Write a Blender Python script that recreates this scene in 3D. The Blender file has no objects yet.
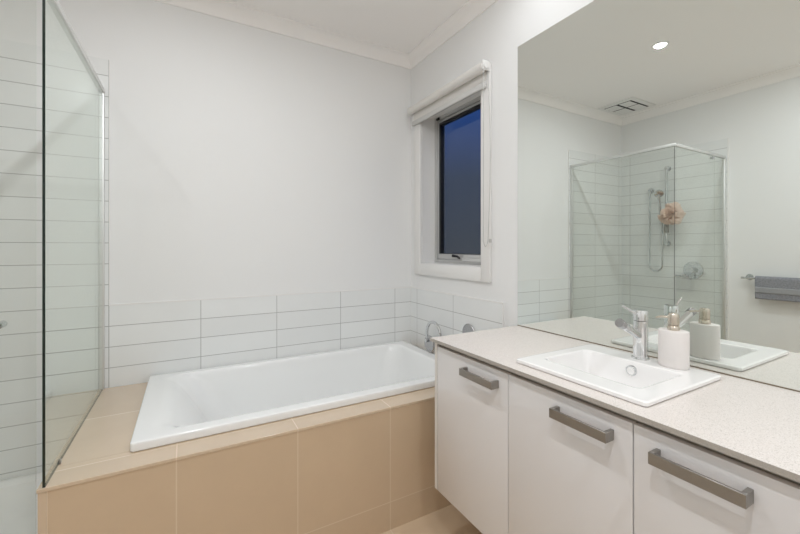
import bpy, bmesh, math, random
from mathutils import Vector, Matrix, noise
PI = math.pi
sc = bpy.context.scene
col = sc.collection
random.seed(4)

# ------------------------------------------------------------------ room numbers (metres)
B = 2.44          # back wall (y)
W = 1.468         # right wall (x)
L = -1.248        # left wall (x)
FR = -0.95        # wall behind the camera (y)
ZC = 2.69         # ceiling
CAMZ = 1.2795
HX, HY, HZ = -0.379, 1.515, 0.557     # glass / hob corner, hob top
WT = 0.883        # worktop top
VY0, VY1 = 0.113, 1.381

# ------------------------------------------------------------------ camera
cd = bpy.data.cameras.new('camera'); cam = bpy.data.objects.new('camera', cd); col.objects.link(cam)
cam.location = (0, 0, CAMZ)
cam.rotation_euler = (PI/2, 0, -math.radians(29.3633))
cd.sensor_width = 36; cd.lens = 36*378.437/800
cd.shift_y = -(267-247.34)/800
cd.clip_start = 0.02
sc.camera = cam

# ------------------------------------------------------------------ world: dusk sky outside the window
wd = bpy.data.worlds.new('dusk'); sc.world = wd; wd.use_nodes = True
nt = wd.node_tree; nt.nodes.clear()
wo = nt.nodes.new('ShaderNodeOutputWorld'); bg = nt.nodes.new('ShaderNodeBackground')
tc = nt.nodes.new('ShaderNodeTexCoord'); sx = nt.nodes.new('ShaderNodeSeparateXYZ'); cr = nt.nodes.new('ShaderNodeValToRGB')
nt.links.new(tc.outputs['Generated'], sx.inputs[0]); nt.links.new(sx.outputs['Z'], cr.inputs[0])
cr.color_ramp.elements[0].position = 0.0; cr.color_ramp.elements[0].color = (0.050, 0.066, 0.100, 1)
cr.color_ramp.elements[1].position = 0.36; cr.color_ramp.elements[1].color = (0.035, 0.11, 0.40, 1)
e = cr.color_ramp.elements.new(0.18); e.color = (0.035, 0.062, 0.135, 1)
nt.links.new(cr.outputs[0], bg.inputs[0]); bg.inputs[1].default_value = 2.7
nt.links.new(bg.outputs[0], wo.inputs[0])

# ------------------------------------------------------------------ lights (recessed downlights; the last three are added as fill) and exposure
LIGHTS = [((0.057, 1.407), 20.0), ((1.14, 1.16), 5.0), ((0.057, 0.15), 25.0), ((0.75, -0.35), 26.0), ((-0.8, 0.45), 14.0)]
for (lx, ly), pw in LIGHTS:
    ld = bpy.data.lights.new('downlight_and_fill_lamp', 'AREA'); ld.shape = 'DISK'; ld.size = 0.05; ld.energy = pw
    ld.color = (0.93, 0.965, 1.0); ld.spread = PI
    lo = bpy.data.objects.new('downlight_and_fill_lamp', ld); col.objects.link(lo); lo.location = (lx, ly, ZC-0.012)

sc.view_settings.view_transform = 'Standard'; sc.view_settings.look = 'None'
sc.view_settings.gamma = 1.0; sc.view_settings.use_curve_mapping = False
sc.view_settings.exposure = -1.385
sc.cycles.max_bounces = 14; sc.cycles.diffuse_bounces = 8; sc.cycles.glossy_bounces = 8
sc.cycles.transparent_max_bounces = 24; sc.cycles.transmission_bounces = 8
sc.cycles.caustics_reflective = True; sc.cycles.caustics_refractive = False
sc.cycles.sample_clamp_indirect = 6.0

# ------------------------------------------------------------------ materials
def mat(name, color=(0.8,)*3, rough=0.5, metal=0.0, spec=0.5, coat=0.0, noise_scale=0, noise_amt=0.0, bump=0.0, bscale=60, emit=None, bdist=0.01):
    m = bpy.data.materials.new(name); m.use_nodes = True
    n = m.node_tree.nodes; l = m.node_tree.links; p = n['Principled BSDF']
    p.inputs['Base Color'].default_value = (*color, 1); p.inputs['Roughness'].default_value = rough
    p.inputs['Metallic'].default_value = metal; p.inputs['Specular IOR Level'].default_value = spec
    p.inputs['Coat Weight'].default_value = coat; p.inputs['Coat Roughness'].default_value = 0.05
    t = n.new('ShaderNodeTexCoord')
    if noise_amt:
        ns = n.new('ShaderNodeTexNoise'); ns.inputs['Scale'].default_value = noise_scale; ns.inputs['Detail'].default_value = 4
        l.new(t.outputs['Object'], ns.inputs['Vector'])
        mx = n.new('ShaderNodeMix'); mx.data_type = 'RGBA'
        mx.inputs[6].default_value = (*[c*(1-noise_amt) for c in color], 1); mx.inputs[7].default_value = (*[min(1, c*(1+noise_amt)) for c in color], 1)
        l.new(ns.outputs['Fac'], mx.inputs[0]); l.new(mx.outputs[2], p.inputs['Base Color'])
    if bump:
        nb = n.new('ShaderNodeTexNoise'); nb.inputs['Scale'].default_value = bscale; nb.inputs['Detail'].default_value = 3
        l.new(t.outputs['Object'], nb.inputs['Vector'])
        bn = n.new('ShaderNodeBump'); bn.inputs['Strength'].default_value = bump; bn.inputs['Distance'].default_value = bdist
        l.new(nb.outputs['Fac'], bn.inputs['Height']); l.new(bn.outputs[0], p.inputs['Normal'])
    if emit:
        p.inputs['Emission Color'].default_value = (*emit[0], 1); p.inputs['Emission Strength'].default_value = emit[1]
    return m

def tile_mat(name, color, joint, w, h, off, mort=0.0017, rough=0.2, var=0.02, ns=3, bump=0.15, wave=0.0, coat=0.0):
    m = bpy.data.materials.new(name); m.use_nodes = True
    n = m.node_tree.nodes; l = m.node_tree.links; p = n['Principled BSDF']
    p.inputs['Coat Weight'].default_value = coat; p.inputs['Coat Roughness'].default_value = 0.12
    uv = n.new('ShaderNodeUVMap'); uv.uv_map = 'uv'
    mp = n.new('ShaderNodeMapping'); mp.inputs['Location'].default_value = (-off[0], -off[1], 0)
    l.new(uv.outputs[0], mp.inputs[0])
    br = n.new('ShaderNodeTexBrick'); br.offset = 0; br.squash = 1
    br.inputs['Scale'].default_value = 1; br.inputs['Brick Width'].default_value = w; br.inputs['Row Height'].default_value = h
    br.inputs['Mortar Size'].default_value = mort; br.inputs['Mortar Smooth'].default_value = 0.2; br.inputs['Bias'].default_value = 0
    br.inputs['Color1'].default_value = (*[c*(1-var) for c in color], 1); br.inputs['Color2'].default_value = (*[min(1, c*(1+var)) for c in color], 1)
    br.inputs['Mortar'].default_value = (*joint, 1)
    l.new(mp.outputs[0], br.inputs['Vector'])
    nz = n.new('ShaderNodeTexNoise'); nz.inputs['Scale'].default_value = ns; nz.inputs['Detail'].default_value = 6; nz.inputs['Roughness'].default_value = 0.65
    l.new(uv.outputs[0], nz.inputs['Vector'])
    rm = n.new('ShaderNodeMapRange'); rm.inputs[3].default_value = 1-var*2.2; rm.inputs[4].default_value = 1+var*2.2
    l.new(nz.outputs['Fac'], rm.inputs[0])
    ml = n.new('ShaderNodeVectorMath'); ml.operation = 'SCALE'
    l.new(br.outputs['Color'], ml.inputs[0]); l.new(rm.outputs[0], ml.inputs['Scale']); l.new(ml.outputs[0], p.inputs['Base Color'])
    mr = n.new('ShaderNodeMapRange'); mr.inputs[3].default_value = rough; mr.inputs[4].default_value = 0.8
    l.new(br.outputs['Fac'], mr.inputs[0]); l.new(mr.outputs[0], p.inputs['Roughness'])
    inv = n.new('ShaderNodeMath'); inv.operation = 'SUBTRACT'; inv.inputs[0].default_value = 1
    l.new(br.outputs['Fac'], inv.inputs[1])
    bn = n.new('ShaderNodeBump'); bn.inputs['Strength'].default_value = bump; bn.inputs['Distance'].default_value = 0.002
    l.new(inv.outputs[0], bn.inputs['Height'])
    if wave:
        n2 = n.new('ShaderNodeTexNoise'); n2.inputs['Scale'].default_value = 9; l.new(uv.outputs[0], n2.inputs['Vector'])
        b2 = n.new('ShaderNodeBump'); b2.inputs['Strength'].default_value = wave; b2.inputs['Distance'].default_value = 0.01
        l.new(n2.outputs['Fac'], b2.inputs['Height']); l.new(bn.outputs[0], b2.inputs['Normal']); l.new(b2.outputs[0], p.inputs['Normal'])
    else:
        l.new(bn.outputs[0], p.inputs['Normal'])
    return m

def glass_mat(name, tint, refl=0.04, gain=1.0):
    m = bpy.data.materials.new(name); m.use_nodes = True
    n = m.node_tree.nodes; l = m.node_tree.links; n.clear()
    o = n.new('ShaderNodeOutputMaterial'); mx = n.new('ShaderNodeMixShader')
    t = n.new('ShaderNodeBsdfTransparent'); t.inputs[0].default_value = (*tint, 1)
    g = n.new('ShaderNodeBsdfGlossy'); g.inputs['Roughness'].default_value = 0.0; g.inputs['Color'].default_value = (0.95, 1, 0.97, 1)
    lw = n.new('ShaderNodeLayerWeight'); lw.inputs['Blend'].default_value = 0.5
    pw = n.new('ShaderNodeMath'); pw.operation = 'POWER'; pw.inputs[1].default_value = 5
    mr = n.new('ShaderNodeMapRange'); mr.inputs[3].default_value = refl; mr.inputs[4].default_value = gain
    l.new(lw.outputs['Facing'], pw.inputs[0]); l.new(pw.outputs[0], mr.inputs[0]); l.new(mr.outputs[0], mx.inputs[0])
    l.new(t.outputs[0], mx.inputs[1]); l.new(g.outputs[0], mx.inputs[2]); l.new(mx.outputs[0], o.inputs[0])
    return m

M = {}
M['wall'] = mat('wall_paint', (0.815, 0.815, 0.81), 0.6, spec=0.3, bump=0.04, bscale=180)
M['ceil'] = mat('ceiling_paint', (0.92, 0.90, 0.885), 0.8, spec=0.2)
M['trimw'] = mat('gloss_white_paint', (0.80, 0.79, 0.775), 0.35)
WC, JC = (0.80, 0.81, 0.805), (0.36, 0.36, 0.35)
M['tile_back'] = tile_mat('white_tile_back', WC, JC, 0.4193, 0.1074, (-0.351-0.4193*3, 0.980-0.1074*10), wave=0.05)
M['tile_right'] = tile_mat('white_tile_right', WC, JC, 0.430, 0.1074, (1.914-0.430*2, 0.980-0.1074*10), wave=0.05)
M['tile_left'] = tile_mat('white_tile_left', WC, JC, 0.4235, 0.1074, (2.342-0.4235*4, 0.980-0.1074*10), wave=0.05)
BC, BJ = (0.62, 0.475, 0.33), (0.70, 0.58, 0.45)
M['beige_front'] = tile_mat('beige_tile_front', BC, BJ, 0.417, 0.431, (-0.032-0.417, 0.126-0.431), 0.0022, 0.32, 0.03, 4)
M['beige_lit'] = tile_mat('beige_tile_lit', (0.635, 0.50, 0.365), (0.66, 0.53, 0.40), 0.417, 0.42, (-0.032-0.417, 1.607-0.42*2), 0.0022, 0.15, 0.03, 4, coat=0.8)  # same tile as the front; light and gloss put into a paler colour
M['floor'] = tile_mat('beige_floor_tile', BC, BJ, 0.417, 0.42, (0.385-0.417*6, 1.535-0.42*8), 0.0022, 0.35, 0.03, 4)
M['glaze'] = mat('white_acrylic', (0.86, 0.865, 0.86), 0.12, coat=0.3)
M['ceramic'] = mat('white_ceramic', (0.90, 0.885, 0.875), 0.08, coat=0.4)
M['door'] = mat('gloss_vanity_door', (0.74, 0.725, 0.725), 0.14, coat=0.3)
M['carc'] = mat('vanity_carcass', (0.72, 0.70, 0.67), 0.4)
M['gap'] = mat('shade_painted_rail', (0.42, 0.39, 0.35), 0.6)  # recess rail under the worktop, shade of the gap put into its colour
M['nickel'] = mat('brushed_nickel', (0.335, 0.32, 0.30), 0.38, 0.9, noise_scale=200, noise_amt=0.04)
M['chrome'] = mat('chrome', (0.66, 0.67, 0.68), 0.07, 1.0)
M['champ'] = mat('warm_nickel', (0.74, 0.67, 0.58), 0.2, 1.0)
M['dark'] = mat('dark_slot', (0.015, 0.015, 0.015), 0.6)
M['alu'] = mat('satin_aluminium', (0.74, 0.74, 0.73), 0.42, 0.8)
M['satin'] = mat('satin_chrome', (0.46, 0.46, 0.465), 0.22, 0.95)
M['bchrome'] = mat('bright_chrome', (0.80, 0.81, 0.82), 0.05, 1.0)
M['alu2'] = mat('window_aluminium', (0.58, 0.58, 0.57), 0.35, 0.6)
M['seal'] = mat('black_rubber_seal', (0.012, 0.012, 0.014), 0.4)
M['gedge'] = mat('polished_glass_edge', (0.006, 0.016, 0.012), 0.15)
M['plas'] = mat('white_plastic', (0.82, 0.815, 0.80), 0.4)
M['blindf'] = mat('blind_fabric', (0.74, 0.72, 0.69), 0.8, bump=0.1, bscale=400)
M['chain'] = mat('chain_metal', (0.55, 0.55, 0.53), 0.35, 0.6)
M['bar'] = mat('blind_bar', (0.60, 0.595, 0.58), 0.45)
M['soap'] = mat('matt_white_ceramic', (0.80, 0.76, 0.735), 0.45)
M['pouf'] = mat('peach_mesh', (0.85, 0.66, 0.56), 0.8)
M['towel'] = mat('grey_terry', (0.30, 0.305, 0.335), 0.95, spec=0.1, noise_scale=90, noise_amt=0.45, bump=0.9, bscale=220, bdist=0.006)
M['towelband'] = mat('grey_flat_weave', (0.34, 0.345, 0.36), 0.9, spec=0.1, noise_scale=300, noise_amt=0.12)
M['glass'] = glass_mat('clear_shower_glass', (0.965, 0.974, 0.964), 0.03)
M['wglass'] = glass_mat('window_glass', (0.97, 0.98, 0.98), 0.03)
M['screen'] = glass_mat('insect_screen', (0.72, 0.72, 0.74), 0.0, 0.0)
M['lens'] = mat('lit_lens', (0.9, 0.9, 0.9), 0.4, emit=((1, 0.97, 0.92), 14.0))
mm = M['mirror'] = bpy.data.materials.new('mirror_silver'); mm.use_nodes = True
p = mm.node_tree.nodes['Principled BSDF']; p.inputs['Metallic'].default_value = 1; p.inputs['Roughness'].default_value = 0.0
p.inputs['Base Color'].default_value = (0.86, 0.895, 0.865, 1)
# speckled stone worktop
ms = M['stone'] = mat('speckled_stone', (0.72, 0.66, 0.60), 0.22, coat=0.1)
n = ms.node_tree.nodes; l = ms.node_tree.links; p = n['Principled BSDF']; tcn = n.new('ShaderNodeTexCoord')
v = n.new('ShaderNodeTexVoronoi'); v.inputs['Scale'].default_value = 600; l.new(tcn.outputs['Object'], v.inputs['Vector'])
r = n.new('ShaderNodeValToRGB'); r.color_ramp.interpolation = 'CONSTANT'
r.color_ramp.elements[0].color = (0.62, 0.57, 0.53, 1); r.color_ramp.elements[1].position = 0.13; r.color_ramp.elements[1].color = (0.765, 0.705, 0.665, 1)
e = r.color_ramp.elements.new(0.82); e.color = (0.81, 0.76, 0.725, 1)
sp = n.new('ShaderNodeSeparateColor'); l.new(v.outputs['Color'], sp.inputs[0]); l.new(sp.outputs[0], r.inputs[0]); l.new(r.outputs[0], p.inputs['Base Color'])

# ------------------------------------------------------------------ mesh helpers (all vertices given in world metres)
ORIG = {}
def new(): return bmesh.new()
def box(bm, x0, x1, y0, y1, z0, z1, bev=0.0, seg=2, mi=0):
    mt = Matrix.Translation(((x0+x1)/2, (y0+y1)/2, (z0+z1)/2)) @ Matrix.Diagonal((x1-x0, y1-y0, z1-z0, 1))
    r = bmesh.ops.create_cube(bm, size=1, matrix=mt); vs = r['verts']
    fs = set(f for v in vs for f in v.link_faces)
    for f in fs: f.material_index = mi
    if bev:
        es = list(set(e for v in vs for e in v.link_edges))
        bmesh.ops.bevel(bm, geom=es, offset=bev, segments=seg, affect='EDGES', profile=0.5)
def tube(bm, path, rad, seg=16, cap=True, closed=False):
    pts = [Vector(p) for p in path]; N = len(pts)
    rr = rad if isinstance(rad, (list, tuple)) else [rad]*N
    rings = []; prev = None
    for i, p in enumerate(pts):
        if closed: t = pts[(i+1) % N]-pts[i-1]
        else: t = pts[min(i+1, N-1)]-pts[max(i-1, 0)]
        t.normalize()
        if prev is None:
            a = Vector((0, 0, 1)) if abs(t.z) < 0.9 else Vector((1, 0, 0)); u = t.cross(a).normalized()
        else:
            u = (prev-t*prev.dot(t)).normalized()
        prev = u; w = t.cross(u)
        rings.append([bm.verts.new(p+(u*math.cos(2*PI*k/seg)+w*math.sin(2*PI*k/seg))*rr[i]) for k in range(seg)])
    for i in range(N if closed else N-1):
        a, b = rings[i], rings[(i+1) % N]
        for k in range(seg):
            f = bm.faces.new((a[k], a[(k+1) % seg], b[(k+1) % seg], b[k])); f.smooth = True
    if cap and not closed:
        bm.faces.new(list(reversed(rings[0]))); bm.faces.new(rings[-1])
def cyl(bm, p0, p1, r, seg=24, bev=0.0):
    p0, p1 = Vector(p0), Vector(p1); d = (p1-p0).normalized()
    if bev: tube(bm, [p0, p0+d*1e-5, p0+d*bev, p1-d*bev, p1-d*1e-5, p1], [r-bev, r-bev, r, r, r-bev, r-bev], seg)
    else: tube(bm, [p0, p1], r, seg)
def lathe(bm, c, prof, seg=32, sx=1, sy=1):
    rings = []
    for r, z in prof:
        rings.append([bm.verts.new((c[0]+sx*r*math.cos(2*PI*k/seg), c[1]+sy*r*math.sin(2*PI*k/seg), c[2]+z)) for k in range(seg)])
    for a, b in zip(rings, rings[1:]):
        for k in range(seg):
            f = bm.faces.new((a[k], a[(k+1) % seg], b[(k+1) % seg], b[k])); f.smooth = True
    bm.faces.new(list(reversed(rings[0]))); bm.faces.new(rings[-1])
def rrect(x0, x1, y0, y1, z, r, n=8):
    out = []
    for cx, cy, a0 in ((x1-r, y1-r, 0), (x0+r, y1-r, PI/2), (x0+r, y0+r, PI), (x1-r, y0+r, 1.5*PI)):
        for k in range(n+1):
            a = a0+k*PI/2/n; out.append((cx+r*math.cos(a), cy+r*math.sin(a), z))
    return out
def loft(bm, rings, cap0=False, cap1=True):
    R = [[bm.verts.new(p) for p in ring] for ring in rings]
    for a, b in zip(R, R[1:]):
        n = len(a)
        for k in range(n):
            f = bm.faces.new((a[k], a[(k+1) % n], b[(k+1) % n], b[k])); f.smooth = True
    if cap0: bm.faces.new(list(reversed(R[0])))
    if cap1: f = bm.faces.new(R[-1]); f.smooth = True
def extrude_poly(bm, poly, axis, a0, a1, mitre0=0, mitre1=0):
    """poly of (out, up) points; swept along an axis by a mapping function axis(out, up, s)"""
    A = [bm.verts.new(axis(o, u, a0+mitre0*o)) for o, u in poly]; Bv = [bm.verts.new(axis(o, u, a1-mitre1*o)) for o, u in poly]
    n = len(poly)
    for k in range(n): bm.faces.new((A[k], A[(k+1) % n], Bv[(k+1) % n], Bv[k]))
    bm.faces.new(list(reversed(A))); bm.faces.new(Bv)

def obj(name, bm, mats, parent=None, label=None, cat=None, group=None, kind=None, auto=True):
    bmesh.ops.recalc_face_normals(bm, faces=bm.faces)
    uvl = bm.loops.layers.uv.new('uv')
    for f in bm.faces:
        nn = f.normal; a = max(range(3), key=lambda i: abs(nn[i]))
        for lp in f.loops:
            c = lp.vert.co
            lp[uvl].uv = (c.y, c.z) if a == 0 else (c.x, c.z) if a == 1 else (c.x, c.y)
    if parent is None:
        xs = [v.co.x for v in bm.verts]; ys = [v.co.y for v in bm.verts]; zs = [v.co.z for v in bm.verts]
        og = Vector(((min(xs)+max(xs))/2, (min(ys)+max(ys))/2, min(zs)))
        if kind == 'structure': og = Vector((0, 0, 0))
    else: og = ORIG[parent.name]
    bmesh.ops.translate(bm, verts=bm.verts, vec=-og)
    me = bpy.data.meshes.new(name); bm.to_mesh(me); bm.free()
    me.set_sharp_from_angle(angle=math.radians(38))
    for m in (mats if isinstance(mats, (list, tuple)) else [mats]): me.materials.append(M[m])
    o = bpy.data.objects.new(name, me); col.objects.link(o)
    if parent is None: o.location = og
    else: o.parent = parent
    ORIG[o.name] = og
    if label: o['label'] = label
    if cat: o['category'] = cat
    if group: o['group'] = group
    if kind: o['kind'] = kind
    return o
def thing(name, loc, label, cat, group=None, kind=None):
    o = bpy.data.objects.new(name, None); col.objects.link(o); o.location = loc; ORIG[o.name] = Vector(loc)
    o.empty_display_size = 0.1
    if label: o['label'] = label
    if cat: o['category'] = cat
    if group: o['group'] = group
    if kind: o['kind'] = kind
    return o
def S(name, bm, mats, parent=None): return obj(name, bm, mats, parent, kind='structure' if parent is None else None)

# ================================================================== SETTING
bm = new(); box(bm, L-.12, W+.2, FR-.12, B+.12, -.1, 0); S('floor', bm, 'floor')
bm = new(); box(bm, L-.12, W+.2, FR-.12, B+.12, ZC, ZC+.1); S('ceiling', bm, 'ceil')
bm = new(); box(bm, L-.12, W+.2, B, B+.12, 0, ZC); wb = S('wall_back', bm, 'wall')
bm = new(); box(bm, L-.12, L, FR, B, 0, ZC); wl = S('wall_left', bm, 'wall')
# right wall with the window hole
WY0, WY1, WZ0, WZ1 = 1.646, 2.284, 1.167, 2.215
WX1 = W+.2
bm = new()
box(bm, W, WX1, FR, WY0, 0, ZC); box(bm, W, WX1, WY1, B, 0, ZC); box(bm, W, WX1, WY0, WY1, 0, WZ0); box(bm, W, WX1, WY0, WY1, WZ1, ZC)
wr = S('wall_right', bm, 'wall')
# wall behind the camera with the door hole
DX0, DX1, DZ = -0.62, 0.20, 2.04
bm = new(); box(bm, L-.12, DX0, FR-.12, FR, 0, ZC); box(bm, DX1, W+.2, FR-.12, FR, 0, ZC); box(bm, DX0, DX1, FR-.12, FR, DZ, ZC)
S('wall_front', bm, 'wall')
bm = new(); box(bm, DX0+.004, DX1-.004, FR-.06, FR-.022, .006, DZ-.004, .002)
dr = S('door_1', bm, 'trimw')
bm = new()
box(bm, DX0-.07, DX0, FR+.001, FR+.018, 0, DZ+.07, .002); box(bm, DX1, DX1+.07, FR+.001, FR+.018, 0, DZ+.07, .002); box(bm, DX0, DX1, FR+.001, FR+.018, DZ, DZ+.07, .002)
obj('door_architrave', bm, 'trimw', dr)
bm = new(); cyl(bm, (DX1-.07, FR-.021, 1.02), (DX1-.07, FR+.02, 1.02), .011); cyl(bm, (DX1-.07, FR-.0215, 1.02), (DX1-.07, FR-.014, 1.02), .026); cyl(bm, (DX1-.06, FR+.02, 1.02), (DX1-.18, FR+.02, 1.02), .009)
obj('door_handle', bm, 'chrome', dr)

# wall tiling: thin slabs bonded to the walls
T = 0.007
bm = new(); box(bm, -.351, W, B-T, B, HZ, .9782); box(bm, L, -.351, B-T, B, 0, 2.245); obj('tile_panel', bm, 'tile_back', wb)
bm = new(); box(bm, W-T, W, 1.4862, B-T, HZ, .9782, 0); obj('tile_panel', bm, 'tile_right', wr)
bm = new(); box(bm, L, L+T, 1.4975, B-T, 0, 2.245); obj('tile_panel', bm, 'tile_left', wl)
bm = new(); box(bm, L, L+T+.0015, 1.489, 1.4974, 0, 2.245); obj('tile_trim', bm, 'trimw', wl)
# white edge beads finishing the tiling
bm = new(); box(bm, -.351, W-T-.001, B-T-.0015, B, .9783, .985); box(bm, -.3508, -.3475, B-T-.0015, B, .9885, 2.245); obj('tile_trim', bm, 'trimw', wb)
bm = new(); box(bm, W-T-.0015, W, 1.480, B-T-.002, .9783, .985); box(bm, W-T-.0015, W, 1.480, 1.4861, HZ, .9783); obj('tile_trim', bm, 'trimw', wr)

# cornice, one length per wall
prof = [(0, 0), (.065, 0), (.065, -.006), (.058, -.010)]
for k in range(1, 8):
    a = k/8*PI/2; prof.append((.058-.046*math.sin(a), -.064+.054*math.cos(a)))
prof += [(.010, -.066), (.008, -.073), (0, -.073)]
def cornice(nm, fn, a0, a1):
    bm = new(); extrude_poly(bm, prof, fn, a0, a1, 1, 1); S(nm, bm, 'ceil')
cornice('trim_1', lambda o, u, s: (s, B-o, ZC+u), L, W)
cornice('trim_2', lambda o, u, s: (W-o, s, ZC+u), FR, B)
cornice('trim_3', lambda o, u, s: (L+o, s, ZC+u), FR, B)
cornice('trim_4', lambda o, u, s: (s, FR+o, ZC+u), L, W)
# skirting where there is no tiling
bm = new(); box(bm, L, L+.013, FR, 1.485, 0, .09, .002); S('baseboard_left', bm, 'trimw')
bm = new(); box(bm, W-.013, W, FR, VY0-.01, 0, .09, .002); S('baseboard_right', bm, 'trimw')
bm = new(); box(bm, L+.014, DX0-.071, FR, FR+.013, 0, .09, .002); box(bm, DX1+.071, W-.014, FR, FR+.013, 0, .09, .002); S('baseboard_front', bm, 'trimw')

# ---- window
FX = 1.572
bm = new()
box(bm, FX, FX+.07, WY0, WY0+.04, WZ0, WZ1, .002); box(bm, FX, FX+.07, WY1-.034, WY1, WZ0, WZ1, .002)
box(bm, FX, FX+.07, WY0+.04, WY1-.034, WZ0, WZ0+.028, .002); box(bm, FX, FX+.07, WY0+.04, WY1-.034, WZ1-.026, WZ1, .002)
win = S('window_1', bm, 'alu2')
bm = new()
A = .082
for y0, y1, z0, z1 in ((WY1, WY1+A, WZ0-A, WZ1+A), (WY0-A+.01, WY0, WZ0-A, WZ1+A), (WY0, WY1, WZ0-A, WZ0), (WY0, WY1, WZ1, WZ1+A)):
    box(bm, W-.018, W-.0005, y0, y1, z0, z1, .003)
obj('window_architrave', bm, 'trimw', win)
bm = new()
for y0, y1, z0, z1 in ((WY1-.003, WY1, WZ0, WZ1), (WY0, WY0+.003, WZ0, WZ1), (WY0, WY1, WZ0, WZ0+.003), (WY0, WY1, WZ1-.003, WZ1)):
    box(bm, W-.001, FX, y0, y1, z0, z1)
obj('window_reveal', bm, 'trimw', win)
SY0, SY1, SZ0, SZ1 = WY0+.042, WY1-.036, WZ0+.030, WZ1-.030
bm = new(); X0, X1 = FX+.006, FX+.045
box(bm, X0, X1, SY0, SY0+.02, SZ0, SZ1, .002); box(bm, X0, X1, SY1-.013, SY1, SZ0, SZ1, .002)
box(bm, X0, X1, SY0+.02, SY1-.013, SZ0, SZ0+.036, .002); box(bm, X0, X1, SY0+.02, SY1-.013, SZ1-.014, SZ1, .002)
sash = obj('sash', bm, 'alu2', win)
GY0, GY1, GZ0, GZ1 = SY0+.02, SY1-.013, SZ0+.036, SZ1-.014
bm = new()
box(bm, X0+.004, X1-.004, GY1-.015, GY1, GZ0, GZ1); box(bm, X0+.004, X1-.004, GY0, GY0+.012, GZ0, GZ1); box(bm, X0+.004, X1-.004, GY0+.012, GY1-.015, GZ1-.018, GZ1)
box(bm, X0+.004, X1-.004, GY0+.012, GY1-.015, GZ0, GZ0+.004)
obj('glazing_seal', bm, 'seal', sash)
bm = new(); box(bm, X0+.018, X0+.024, GY0+.012, GY1-.015, GZ0+.004, GZ1-.018); obj('window_pane', bm, 'wglass', sash)
bm = new(); box(bm, X1+.005, X1+.007, GY0, GY1, GZ0, GZ1); obj('insect_screen', bm, 'screen', win)
bm = new(); box(bm, FX-.016, FX+.004, 1.70, 1.95, WZ0+.022, WZ0+.046, .004); box(bm, FX-.020, FX-.004, 1.74, 1.93, WZ0+.046, WZ0+.062, .004)
wnd = obj('window_winder', bm, 'alu', win)
bm = new(); tube(bm, [(FX-.018, 1.965, WZ0+.040), (FX-.024, 1.983, WZ0+.052), (FX-.026, 2.03, WZ0+.056)], [.007, .008, .010], 12); obj('winder_knob', bm, 'seal', wnd)
bm = new(); box(bm, FX-.012, FX, 2.215, 2.245, WZ1-.026, WZ1-.010, .003); obj('window_latch', bm, 'seal', win)

# ================================================================== BATH SURROUND
hob = thing('bath_surround', (0.54, HY, 0), 'beige tiled surround boxed in around the white bathtub', 'bath surround')
X0h = HX-.010
bm = new(); box(bm, X0h+.0228, W-T-.003, HY, HY+.02, 0, HZ-.0125); obj('front_tiling', bm, 'beige_front', hob)
bm = new(); box(bm, X0h, X0h+.02, HY, B-T-.001, 0, HZ-.0125); obj('end_tiling', bm, 'beige_lit', hob)
M['grout'] = mat('beige_grout', BJ, 0.8)
bm = new(); box(bm, X0h+.0198, X0h+.0227, HY+.0008, HY+.02, 0, HZ-.0125); obj('corner_grout', bm, 'grout', hob)
hx0, hx1, hy0, hy1 = -.155, 1.372, 1.638, 2.404
bm = new(); z0, z1 = HZ-.012, HZ
box(bm, X0h-.002, W-T-.003, HY-.004, hy0, z0, z1, .0012, 1); box(bm, X0h-.002, hx0, hy0, B-T-.001, z0, z1); box(bm, hx1, W-T-.003, hy0, B-T-.001, z0, z1); box(bm, hx0, hx1, hy1, B-T-.001, z0, z1)
obj('top_tiling', bm, 'beige_lit', hob)

# ================================================================== BATHTUB
bx0, bx1, by0, by1 = -.176, 1.392, 1.617, 2.424
bt = thing('bathtub', (0.61, 2.02, HZ), 'white rectangular bathtub with raised rim set into beige tiling', 'bathtub')
bm = new()
rings = [rrect(bx0+.03, bx1-.03, by0+.03, by1-.03, HZ-.02, .02), rrect(bx0+.030, bx1-.030, by0+.030, by1-.030, HZ+.0008, .02), rrect(bx0+.002, bx1-.002, by0+.002, by1-.002, HZ+.0008, .014), rrect(bx0, bx1, by0, by1, HZ+.003, .014), rrect(bx0, bx1, by0, by1, HZ+.029, .014),
         rrect(bx0+.0008, bx1-.0008, by0+.0008, by1-.0008, HZ+.0318, .014), rrect(bx0+.003, bx1-.003, by0+.003, by1-.003, HZ+.0345, .014), rrect(bx0+.007, bx1-.007, by0+.007, by1-.007, HZ+.0355, .016)]
ix0, ix1, iy0, iy1 = -.098, 1.318, by0+.060, by1-.048
rings += [rrect(ix0-.010, ix1+.003, iy0-.003, iy1+.003, HZ+.0353, .072), rrect(ix0+.004, ix1, iy0, iy1, HZ+.0343, .075), rrect(ix0+.020, ix1-.006, iy0+.004, iy1-.004, HZ+.0310, .08), rrect(ix0+.038, ix1-.011, iy0+.008, iy1-.008, HZ+.024, .085), rrect(ix0+.056, ix1-.015, iy0+.011, iy1-.011, HZ+.012, .09)]
for d, e0, e1, ey in ((.04, .078, .020, .014), (.07, .102, .027, .020), (.10, .123, .033, .026), (.14, .148, .040, .032), (.18, .170, .048, .038), (.22, .183, .055, .044), (.26, .21, .062, .050), (.30, .240, .070, .058), (.33, .268, .082, .068), (.352, .300, .10, .085), (.366, .34, .125, .11), (.374, .39, .16, .14), (.377, .45, .22, .18)):
    rings.append(rrect(ix0+e0, ix1-e1, iy0+ey, iy1-ey, HZ+.03-d, .10+.22*d))
loft(bm, rings); tub = obj('tub_shell', bm, 'glaze', bt)
sb = tub.modifiers.new('smooth', 'SUBSURF'); sb.levels = 1; sb.render_levels = 1
bm = new(); cyl(bm, (1.02, 2.02, HZ-.3458), (1.02, 2.02, HZ-.341), .028, 24, .002); obj('waste', bm, 'chrome', bt)

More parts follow.
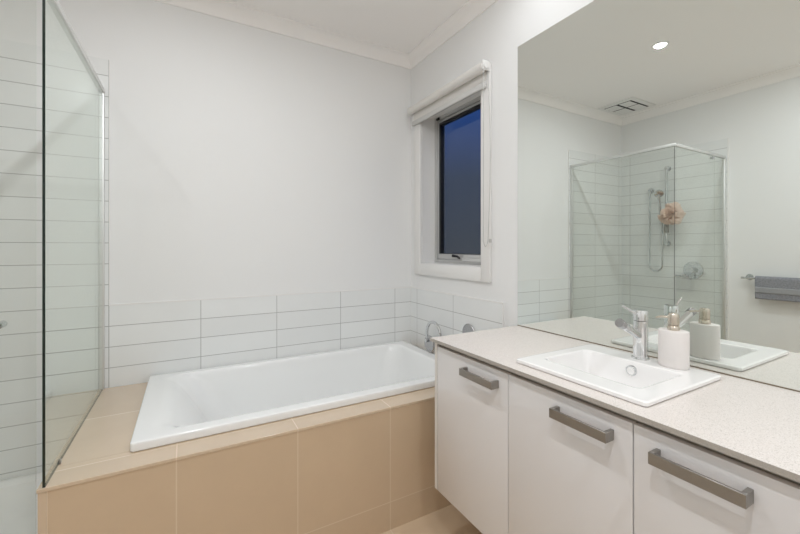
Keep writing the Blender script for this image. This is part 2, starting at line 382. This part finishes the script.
# bath filler and its separate mixer
sp = thing('bath_spout', (W-T, 2.05, .64), 'curved chrome bath spout with round disc, half behind the worktop end', 'tap')
bm = new(); cyl(bm, (1.376, 2.066, .648), (1.392, 2.066, .648), .053, 40, .003); cyl(bm, (1.392, 2.066, .648), (W-T-.0002, 2.066, .648), .020, 24); obj('wall_plate', bm, 'satin', sp)
bm = new(); pts = [(1.384, 2.089, .672), (1.382, 2.0895, .69), (1.38, 2.089, .705)]
for k in range(0, 15):
    a = PI-k*PI/14; pts.append((1.38, 2.0145-.0745*math.cos(PI-a)*-1 if False else 2.0145-.0745*math.cos(a), .722+.076*math.sin(a)))
pts[3:] = [(1.38, 2.0145+.0745*math.cos(k*PI/14), .722+.076*math.sin(k*PI/14)) for k in range(15)]
pts += [(1.38, 1.940, .70), (1.38, 1.940, .672)]
tube(bm, pts, .0098, 16); obj('spout_pipe', bm, 'chrome', sp)
bm = new(); cyl(bm, (1.362, 2.082, .668), (1.3758, 2.082, .668), .012, 16, .002); obj('diverter_knob', bm, 'chrome', sp)
mx_ = thing('bath_mixer', (W-T, 1.75, .777), 'round chrome bath mixer plate on white tiles, mostly hidden by the worktop', 'tap')
bm = new(); cyl(bm, (W-T-.010, 1.755, .768), (W-T-.0002, 1.755, .768), .058, 32, .003); obj('wall_plate', bm, 'satin', mx_)
bm = new(); cyl(bm, (W-T-.05, 1.755, .752), (W-T-.0102, 1.755, .752), .022, 24, .002); cyl(bm, (W-T-.040, 1.755, .74), (W-T-.040, 1.755, .67), .006, 12); obj('lever', bm, 'chrome', mx_)

# ================================================================== SHOWER
tray = thing('shower_tray', ((L+X0h)/2, 1.98, 0), 'white moulded shower tray seen through glass beside the bath surround', 'shower tray')
tx0, tx1, ty0, ty1 = L+T+.002, X0h-.003, HY-.012, B-T-.002
bm = new()
TZ = .205
rings = [rrect(tx0, tx1, ty0, ty1, 0.001, .01), rrect(tx0, tx1, ty0, ty1, TZ-.012, .012), rrect(tx0+.004, tx1-.004, ty0+.004, ty1-.004, TZ-.003, .014), rrect(tx0+.012, tx1-.012, ty0+.012, ty1-.012, TZ, .02),
         rrect(tx0+.045, tx1-.045, ty0+.045, ty1-.045, TZ-.003, .09), rrect(tx0+.06, tx1-.06, ty0+.06, ty1-.06, TZ-.012, .10), rrect(tx0+.075, tx1-.075, ty0+.075, ty1-.075, TZ-.07, .11),
         rrect(tx0+.09, tx1-.09, ty0+.09, ty1-.09, TZ-.12, .12), rrect(tx0+.125, tx1-.125, ty0+.125, ty1-.125, TZ-.145, .12), rrect(tx0+.3, tx1-.3, ty0+.3, ty1-.3, TZ-.15, .09)]
loft(bm, rings, True, True); obj('tray_shell', bm, 'glaze', tray)
bm = new(); cyl(bm, (-.82, 1.98, TZ-.1498), (-.82, 1.98, TZ-.146), .045, 28, .001); obj('drain', bm, 'chrome', tray)

GT = 2.066       # top of the glass
shs = thing('shower_screen', ((L+HX)/2, HY, HZ), 'frameless clear glass shower enclosure with silver top rail beside the bath', 'shower screen')
def pane(name, x0, x1, y0, y1, z0, z1, edges):
    bm = new(); box(bm, x0, x1, y0, y1, z0, z1)
    bm.normal_update()
    for f in bm.faces:
        for ax, sg in edges:
            if f.normal[ax]*sg > .9: f.material_index = 1
    return obj(name, bm, ['glass', 'gedge'], shs)
pane('side_pane', HX+.0005, HX+.0075, HY, B-T-.012, HZ+.0005, GT, [(1, -1), (2, -1)])
door = pane('door_pane', -1.035, HX-.0135, HY-.004, HY+.004, TZ+.012, GT-.006, [])
pane('fixed_pane', L+T+.012, -1.041, HY-.004, HY+.004, TZ+.001, GT, [])
bm = new(); box(bm, HX-.012, HX+.012, HY-.012, B-T-.001, GT, GT+.022, .002); obj('top_rail', bm, 'alu', shs)
bm = new(); box(bm, L+T+.001, HX-.0125, HY-.010, HY+.010, GT, GT+.022, .002); obj('top_rail', bm, 'alu', shs)
bm = new(); box(bm, HX-.011, HX+.011, B-T-.024, B-T-.0005, HZ+.0005, GT-.0005, .002); obj('wall_channel', bm, 'alu', shs)
bm = new(); box(bm, L+T+.0005, L+T+.026, HY-.011, HY+.011, TZ+.001, GT-.0005, .002); obj('wall_channel', bm, 'alu', shs)
bm = new(); cyl(bm, (-.478, HY-.045, 1.052), (-.478, HY-.0045, 1.052), .011, 20, .002); cyl(bm, (-.478, HY+.0045, 1.052), (-.478, HY+.045, 1.052), .011, 20, .002)
obj('door_knob', bm, 'chrome', door)
for zz in (GT-.030, TZ+.015):
    bm = new(); box(bm, -1.02, -.983, HY-.012, HY-.0045, zz, zz+.02, .002); box(bm, -1.02, -.983, HY+.0045, HY+.012, zz, zz+.02, .002); obj('door_pivot', bm, 'chrome', door)
bm = new(); box(bm, HX+.008, HX+.012, HY+.135, HY+.150, HZ+.0008, HZ+.014, .001); obj('glass_clip', bm, 'nickel', shs)

# slide rail with hand shower
xl = L+T
sh = thing('shower_slide_rail', (xl, 1.965, 1.3), 'chrome slide rail with hand shower on the white shower tiles', 'shower head')
bm = new(); cyl(bm, (xl+.045, 1.965, 1.30), (xl+.045, 1.965, 2.075), .0115, 16, .002); obj('rail', bm, 'chrome', sh)
for zz in (1.315, 2.06):
    bm = new(); cyl(bm, (xl+.0003, 1.965, zz), (xl+.058, 1.965, zz), .014, 20, .003); cyl(bm, (xl+.0003, 1.965, zz), (xl+.006, 1.965, zz), .024, 20, .001); obj('bracket', bm, 'chrome', sh)
bm = new(); cyl(bm, (xl+.045, 1.965, 1.545), (xl+.045, 1.965, 1.605), .020, 20, .003); cyl(bm, (xl+.045, 1.925, 1.575), (xl+.05, 2.01, 1.575), .011, 16, .002); cyl(bm, (xl+.062, 1.995, 1.565), (xl+.088, 2.015, 1.60), .016, 16, .002)
obj('slider', bm, 'chrome', sh)
bm = new()
tube(bm, [(xl+.075, 1.998, 1.545), (xl+.08, 2.002, 1.60), (xl+.090, 2.004, 1.70), (xl+.108, 2.004, 1.775), (xl+.115, 2.003, 1.795)], [.010, .012, .012, .013, .016], 16)
a = Vector((xl+.113, 2.001, 1.812)); d = Vector((.72, -.45, -.52)).normalized()
tube(bm, [a-d*.022, a-d*.018, a, a+d*.012, a+d*.014], [.012, .026, .040, .040, .037], 28)
obj('hand_shower', bm, 'chrome', sh)
bm = new()
tube(bm, [(xl+.03, 2.125, 1.83), (xl+.03, 2.127, 1.60), (xl+.03, 2.128, 1.30), (xl+.032, 2.125, 1.14)] +
     [(xl+.035+.02*(k/9), 2.063+.065*math.cos(-k*PI/9), 1.105-.065*math.sin(k*PI/9)) for k in range(0, 10)] +
     [(xl+.058, 1.997, 1.16), (xl+.066, 1.992, 1.30), (xl+.072, 1.992, 1.47), (xl+.075, 1.998, 1.545)], .0085, 12)
obj('hose', bm, 'chrome', sh)
bm = new(); cyl(bm, (xl+.0003, 2.125, 1.86), (xl+.012, 2.125, 1.86), .030, 24, .002); cyl(bm, (xl+.012, 2.125, 1.86), (xl+.045, 2.125, 1.86), .014, 20, .002); cyl(bm, (xl+.030, 2.125, 1.86), (xl+.030, 2.125, 1.82), .011, 16, .002)
obj('wall_elbow', bm, 'chrome', sh)

# dark bottle holder hooked under the slider, pouf hanging in front of the rail
ho = thing('hanging_bottle', (xl+.085, 1.945, 1.42), 'small dark grey item hanging from the shower slide rail below the pouf', 'bottle')
bm = new(); lathe(bm, (xl+.085, 1.945, 1.42), [(.014, 0), (.020, .004), (.021, .02), (.021, .075), (.016, .092), (.008, .097)], 20); obj('bottle_body', bm, 'nickel', ho)
bm = new(); tube(bm, [(xl+.085, 1.945, 1.517), (xl+.085, 1.945, 1.55), (xl+.07, 1.94, 1.592), (xl+.05, 1.935, 1.597)], .0025, 8); obj('hanging_loop', bm, 'seal', ho)
po = thing('bath_pouf', (xl+.12, 1.875, 1.60), 'peach net bath pouf hanging on the shower slide rail', 'bath pouf')
bm = new()
rnd = random.Random(7); cen = Vector((xl+.20, 1.845, 1.595))
for k in range(90):
    z = rnd.uniform(-1, 1); th = rnd.uniform(0, 2*PI); dd = Vector((math.sqrt(1-z*z)*math.cos(th), math.sqrt(1-z*z)*math.sin(th), z))
    u = dd.cross(Vector((0, 0, 1)) if abs(dd.z) < .9 else Vector((1, 0, 0))).normalized(); w_ = dd.cross(u)
    an = rnd.uniform(0, PI); u, w_ = u*math.cos(an)+w_*math.sin(an), w_*math.cos(an)-u*math.sin(an)
    R0 = .108*rnd.uniform(.75, 1.08); ra = []; rb = []
    for j in range(17):                      # a ruffled petal of net
        t = j/16-.5; wv = .012*math.sin(j*1.9+k)
        base = cen+dd*.02+u*t*.03
        tip = cen+dd*(R0*math.cos(t*1.3))+u*(math.sin(t*1.6)*R0*.62)+w_*wv
        mid = cen+dd*(R0*.62*math.cos(t))+u*(math.sin(t*1.6)*R0*.42)+w_*wv*.4
        ra.append([bm.verts.new(base), bm.verts.new(mid), bm.verts.new(tip)])
    for p0, p1 in zip(ra, ra[1:]):
        for q in range(2):
            f = bm.faces.new((p0[q], p1[q], p1[q+1], p0[q+1])); f.smooth = True
pf = obj('pouf_net', bm, 'pouf', po)
so = pf.modifiers.new('thick', 'SOLIDIFY'); so.thickness = .0012
bm = new(); tube(bm, [(xl+.15, 1.875, 1.63), (xl+.10, 1.915, 1.69), (xl+.0455, 1.953, 1.64), (xl+.047, 1.945, 1.59)], .0015, 6); obj('pouf_cord', bm, 'plas', po)

sm = thing('shower_mixer', (xl, 1.755, 1.06), 'round chrome shower mixer on white tiles below the bath pouf', 'tap')
bm = new(); cyl(bm, (xl+.0003, 1.755, 1.062), (xl+.010, 1.755, 1.062), .082, 40, .003); obj('wall_plate', bm, 'chrome', sm)
bm = new(); cyl(bm, (xl+.0105, 1.755, 1.062), (xl+.055, 1.755, 1.062), .026, 28, .004); cyl(bm, (xl+.045, 1.755, 1.045), (xl+.052, 1.755, .975), .007, 14, .002); obj('lever', bm, 'chrome', sm)

# ================================================================== VANITY
van = thing('wall_hung_vanity', ((W+.949)/2, .747, .223), 'wall-hung vanity cabinet with three gloss off-white doors', 'vanity cabinet')
VX, VZ = .949, .223
bm = new(); box(bm, VX, W-.001, 1.3575, 1.3755, VZ, .868, .0008, 1); obj('end_panel', bm, 'carc', van)
bm = new(); box(bm, VX, W-.001, .113, .131, VZ, .868, .0008, 1); obj('end_panel', bm, 'carc', van)
bm = new(); box(bm, VX+.02, W-.001, .1315, 1.357, VZ, VZ+.016); box(bm, W-.014, W-.001, .1315, 1.357, VZ+.016, .868)
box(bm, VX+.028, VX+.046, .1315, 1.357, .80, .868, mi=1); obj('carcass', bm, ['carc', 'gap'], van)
doors = [(.9405, 1.3550, .982, 1.160), (.5275, .9375, .573, .744), (.1345, .5245, .300, .474)]
for y0, y1, h0, h1 in doors:
    bm = new(); box(bm, VX, VX+.018, y0, y1, VZ, .849, .0015, 2); dd = obj('door', bm, 'door', van)
    bm = new(); hx = VX-.036; zz = .801
    box(bm, hx, hx+.007, h0, h1, zz-.0135, zz+.0135, .0008, 1)
    box(bm, hx+.0069, VX-.0002, h0, h0+.010, zz-.0135, zz+.0135, .0008, 1); box(bm, hx+.0069, VX-.0002, h1-.010, h1, zz-.0135, zz+.0135, .0008, 1)
    obj('handle', bm, 'nickel', dd, label='brushed nickel bar handle')

# worktop with the basin cut-out
bm = new(); wx0, wx1 = .929, W-.0008; ax0, ax1, ay0, ay1 = 1.03, 1.335, .55, .93; z0, z1 = WT-.0135, WT
vs = {}
def V(x, y, z):
    k = (x, y, z)
    if k not in vs: vs[k] = bm.verts.new(k)
    return vs[k]
O = [(wx0, VY0-.002), (wx1, VY0-.002), (wx1, VY1), (wx0, VY1)]; I = [(ax0, ay0), (ax1, ay0), (ax1, ay1), (ax0, ay1)]
for k in range(4):
    j = (k+1) % 4
    bm.faces.new((V(*O[k], z1), V(*O[j], z1), V(*I[j], z1), V(*I[k], z1))); bm.faces.new((V(*O[k], z0), V(*O[j], z0), V(*I[j], z0), V(*I[k], z0)))
    bm.faces.new((V(*O[k], z0), V(*O[j], z0), V(*O[j], z1), V(*O[k], z1))); bm.faces.new((V(*I[k], z0), V(*I[j], z0), V(*I[j], z1), V(*I[k], z1)))
bm.normal_update()
for f in bm.faces:
    if abs(f.normal.z) < .5: f.material_index = 1
M['stone_edge'] = mat('raw_stone_edge', (0.42, 0.39, 0.355), 0.5, noise_scale=500, noise_amt=0.2)
obj('vanity_worktop', bm, ['stone', 'stone_edge'], None, 'pale speckled stone worktop on the vanity cabinet', 'worktop')

# basin
bs = thing('wash_basin', (1.19, .733, WT), 'white rectangular drop-in basin in the stone worktop', 'basin')
ox0, ox1, oy0, oy1 = .984, 1.396, .513, .940; z = WT
bm = new()
rings = [rrect(ox0+.03, ox1-.03, oy0+.03, oy1-.03, z+.0008, .01), rrect(ox0+.003, ox1-.003, oy0+.003, oy1-.003, z+.0008, .010), rrect(ox0, ox1, oy0, oy1, z+.004, .011), rrect(ox0, ox1, oy0, oy1, z+.012, .011),
         rrect(ox0+.002, ox1-.002, oy0+.002, oy1-.002, z+.0142, .012), rrect(ox0+.005, ox1-.005, oy0+.005, oy1-.005, z+.015, .012), rrect(ox0+.010, ox1-.010, oy0+.010, oy1-.010, z+.015, .012), rrect(1.055, 1.313, .563, .903, z+.015, .022), rrect(1.060, 1.308, .568, .898, z+.015, .022),
         rrect(1.064, 1.304, .572, .894, z+.0145, .022), rrect(1.068, 1.300, .576, .890, z+.0125, .024), rrect(1.071, 1.297, .579, .887, z+.006, .026),
         rrect(1.076, 1.292, .586, .881, z-.03, .03), rrect(1.085, 1.285, .598, .870, z-.075, .035), rrect(1.10, 1.272, .62, .862, z-.093, .04), rrect(1.15, 1.23, .69, .79, z-.100, .03)]
loft(bm, rings); bo = obj('bowl', bm, 'ceramic', bs)
bm = new()
R_ = []
tube(bm, [(1.298, .722, .870), (1.2885, .722, .868), (1.2875, .722, .8679)], [.0170, .0170, .0155], 28)
obj('overflow_ring', bm, 'chrome', bs)
bm = new(); tube(bm, [(1.2874, .722, .8679), (1.2862, .722, .8678)], [.0125, .0115], 24); obj('overflow_cap', bm, 'ceramic', bs)
bm = new(); cyl(bm, (1.19, .74, z-.0998), (1.19, .74, z-.094), .030, 28, .002); obj('waste', bm, 'chrome', bs)

# basin mixer
zt = WT+.0152; cx, cy = 1.360, .729
tp = thing('basin_mixer', (cx, cy, zt), 'chrome pin-lever mixer tap standing at the back of the basin', 'tap')
bm = new(); lathe(bm, (cx, cy, zt), [(.0275, 0), (.0275, .003), (.0265, .005), (.0225, .0055), (.0225, .128), (.0215, .129)], 40); obj('body', bm, 'bchrome', tp)
bm = new(); lathe(bm, (cx, cy, zt+.1302), [(.0215, 0), (.0228, .001), (.0228, .034), (.0215, .036)], 40); ld_ = obj('lever_cap', bm, 'bchrome', tp)
bm = new(); tube(bm, [(cx-.018, cy+.001, zt+.152), (cx-.089, cy+.008, zt+.185)], [.0050, .0042], 14); obj('lever_pin', bm, 'bchrome', ld_)
bm = new(); s0 = Vector((cx-.010, cy, zt+.078)); s1 = Vector((1.232, .721, 1.030)); d = (s1-s0).normalized()
tube(bm, [s0, s1], .0135, 24); obj('spout', bm, 'bchrome', tp)
bm = new(); tube(bm, [s1-d*.012, s1-d*.0115, s1+d*.010, s1+d*.0115], [.0143, .0150, .0150, .0138], 28)
obj('aerator', bm, 'satin', tp)

# soap dispenser
qx, qy = 1.358, .627
sd = thing('soap_dispenser', (qx, qy, zt), 'oval off-white soap dispenser with nickel pump on the basin rim', 'soap dispenser')
bm = new(); lathe(bm, (qx, qy, zt), [(.92, 0), (.98, .002), (1, .005), (1, .112), (.983, .1155), (.93, .117)], 56, .031, .0435)
bm.faces.ensure_lookup_table(); obj('bottle_body', bm, 'soap', sd)
zp = zt+.1172
bm = new(); lathe(bm, (qx, qy, zp), [(.0165, 0), (.0175, .001), (.0175, .011), (.0165, .0125), (.0150, .013), (.0150, .016)], 32); obj('collar', bm, 'champ', sd)
bm = new(); lathe(bm, (qx, qy, zp+.0162), [(.0135, 0), (.0155, .001), (.0155, .024), (.0150, .031), (.0120, .0365), (.004, .038)], 32); pump = obj('pump_head', bm, 'champ', sd)
bm = new(); tube(bm, [(qx-.002, qy+.010, zp+.040), (qx-.006, qy+.035, zp+.038), (qx-.008, qy+.048, zp+.033)], [.0042, .0036, .0026], 14); obj('nozzle', bm, 'champ', pump)

# ================================================================== MIRROR
bm = new(); box(bm, W-.0055, W-.0005, VY0-.003, VY1, WT+.001, 2.297)
bm.normal_update()
for f in bm.faces:
    if abs(f.normal.x) < .5: f.material_index = 1
M['medge'] = mat('mirror_edge', (0.30, 0.34, 0.31), 0.2)
mir = obj('wall_mirror', bm, ['mirror', 'medge'], None, 'large frameless mirror on the wall above the vanity worktop', 'mirror')

M['bronze'] = mat('dark_channel', (0.22, 0.18, 0.13), 0.5)
bm = new(); box(bm, W-.0085, W-.0056, VY0, VY1-.001, WT+.0004, WT+.0034); obj('bottom_channel', bm, 'bronze', mir)
# ================================================================== BLIND
bl = thing('roller_blind', (W-.045, 1.99, 2.15), 'rolled-up white roller blind mounted above the window', 'blind')
RX, RZ = W-.048, 2.272
bm = new(); cyl(bm, (RX, 1.588, RZ), (RX, 2.372, RZ), .0265, 40); obj('roll', bm, 'blindf', bl)
bm = new(); box(bm, RX+.0268, RX+.0276, 1.594, 2.366, 2.196, RZ+.004); fb = obj('blind_fabric', bm, 'blindf', bl)
bm = new(); box(bm, RX+.010, RX+.0288, 1.592, 2.368, 2.164, 2.196, .003); obj('bottom_bar', bm, 'bar', fb)
bm = new(); box(bm, RX-.020, W-.0185, 1.572, 1.5765, RZ-.022, RZ+.030, .001); cyl(bm, (RX, 1.577, RZ), (RX, 1.5875, RZ), .022, 24, .002); cyl(bm, (RX, 1.564, RZ), (RX, 1.5715, RZ), .017, 24, .002); obj('bracket', bm, 'plas', bl)
bm = new(); box(bm, RX-.020, W-.0185, 2.383, 2.387, RZ-.022, RZ+.030, .001); cyl(bm, (RX, 2.3725, RZ), (RX, 2.3825, RZ), .015, 24); obj('bracket', bm, 'plas', bl)
bm = new(); pts = []
zb, yb = 1.315, 1.556
for k in range(0, 13): pts.append((RX-.018, yb+.010+.004*k/12, RZ-.02-(RZ-.02-zb)*k/12))
for k in range(1, 8): pts.append((RX-.018+.034*k/8, yb+.014, zb-.032*math.sin(k*PI/8)))
for k in range(0, 13): pts.append((RX+.016, yb+.014-.018*math.sin(k*PI/12), zb+(RZ-.02-zb)*k/12))
tube(bm, pts, .0018, 8); ch = obj('chain', bm, 'chain', bl)
bm = new(); box(bm, RX+.008, RX+.020, 1.545, 1.556, 1.305, 1.325, .002); obj('chain_clip', bm, 'chain', ch)

# ================================================================== CEILING FITTINGS
for i, ((lx, ly), pw) in enumerate(LIGHTS):
    lab = ['recessed ceiling downlight reflected in the mirror, nearest the exhaust fan', 'recessed ceiling downlight above the worktop end near the window',
           'added fill light in a downlight fitting above the middle of the floor', 'added fill light in a downlight fitting behind the camera near the vanity', 'added fill light in a downlight fitting near the towel rail wall'][i]
    t = thing('ceiling_downlight_and_fill', (lx, ly, ZC-.01), lab, 'downlight', 'recessed ceiling downlights')
    bm = new(); R0, R1 = .040, .052; N = 40
    ring = [[bm.verts.new((lx+r*math.cos(2*PI*k/N), ly+r*math.sin(2*PI*k/N), ZC+z)) for k in range(N)] for r, z in ((R1, -.0003), (R1-.002, -.006), (R0, -.007), (R0, -.0003))]
    for a in range(4):
        for k in range(N): bm.faces.new((ring[a][k], ring[a][(k+1) % N], ring[(a+1) % 4][(k+1) % N], ring[(a+1) % 4][k]))
    obj('bezel', bm, 'plas', t)
    bm = new(); cyl(bm, (lx, ly, ZC-.004), (lx, ly, ZC-.0003), .0395, 32); obj('lens', bm, 'lens', t)

fan = thing('exhaust_fan', (-.905, 2.215, ZC-.01), 'square white ceiling exhaust fan grille with dark slots', 'exhaust fan')
fx0, fx1, fy0, fy1 = -1.105, -.705, 2.015, 2.372
bm = new(); box(bm, fx0, fx1, fy0, fy1, ZC-.010, ZC-.0003, .004); obj('grille_frame', bm, 'plas', fan)
bm = new(); box(bm, fx0+.04, fx1-.05, fy0+.045, fy1-.045, ZC-.0115, ZC-.0101); obj('slot_recess', bm, 'dark', fan)
xm, ym = (fx0+fx1)/2, (fy0+fy1)/2
for (a0, a1) in ((fx0+.044, xm-.009), (xm+.009, fx1-.058)):
    for (b0, b1) in ((fy0+.062, ym-.013), (ym+.013, fy1-.050)):
        bm = new(); box(bm, a0, a1, b0, b1, ZC-.0145, ZC-.0116, .001); obj('grille_plate', bm, 'plas', fan)

# ================================================================== TOWEL RAIL AND TOWEL
tr = thing('towel_rail', (L, 1.05, 1.03), 'slim chrome towel rail on the left wall under the grey towel', 'towel rail')
TX, TZr = L+.062, 1.022
bm = new(); cyl(bm, (TX, .72, TZr), (TX, 1.385, TZr), .0085, 16, .002); obj('rail', bm, 'chrome', tr)
for yy in (.745, 1.345):
    bm = new(); cyl(bm, (L+.0003, yy, TZr+.006), (L+.008, yy, TZr+.006), .026, 24, .002); cyl(bm, (L+.008, yy, TZr+.004), (TX+.004, yy, TZr), .011, 16, .002); obj('bracket', bm, 'chrome', tr)
def towel(z0, z1, off, thick, y0, y1, name, m, parent, wob=1.0, front=True):
    """a sheet folded over the rail, front leg down to z0"""
    bm = new(); NY = 60; prof = []
    r = .0125+off
    if front is True:
        for k in range(0, 14): prof.append((TX+r, z0+(TZr-z0)*k/14))
        for k in range(0, 9): a = k*PI/8; prof.append((TX+r*math.cos(a), TZr+r*math.sin(a)))
        for k in range(1, 14): prof.append((TX-r, TZr-(TZr-z0-.008)*k/13))
    else:
        for k in range(0, 6): prof.append((TX+r, z0+(z1-z0)*k/5))
    rows = []
    for j in range(NY+1):
        y = y0+(y1-y0)*j/NY; row = []
        for x, z in prof:
            nz = noise.noise(Vector((x*8, y*7, z*6)))*.004*wob+noise.noise(Vector((x*5, y*60, z*60)))*.0012*wob
            sag = .004*noise.noise(Vector((0, y*6, 3)))*(1 if z < z0+.02 else 0)
            if x < TX-.005: nz = abs(nz)*.5
            row.append(bm.verts.new((x+nz, y, z+sag)))
        rows.append(row)
    for a, b in zip(rows, rows[1:]):
        for k in range(len(a)-1):
            f = bm.faces.new((a[k], a[k+1], b[k+1], b[k])); f.smooth = True
    o = obj(name, bm, m, parent); s = o.modifiers.new('thick', 'SOLIDIFY'); s.thickness = thick; s.offset = 0
    return o
tw = thing('grey_towel', (TX, 1.03, .85), 'dark grey terry towel folded over the chrome rail', 'towel')
towel(.856, 1, .0045, .008, .765, 1.288, 'towel_cloth', 'towel', tw)
towel(.905, .955, .0095, .0035, .766, 1.287, 'woven_band', 'towelband', tw, front=False)
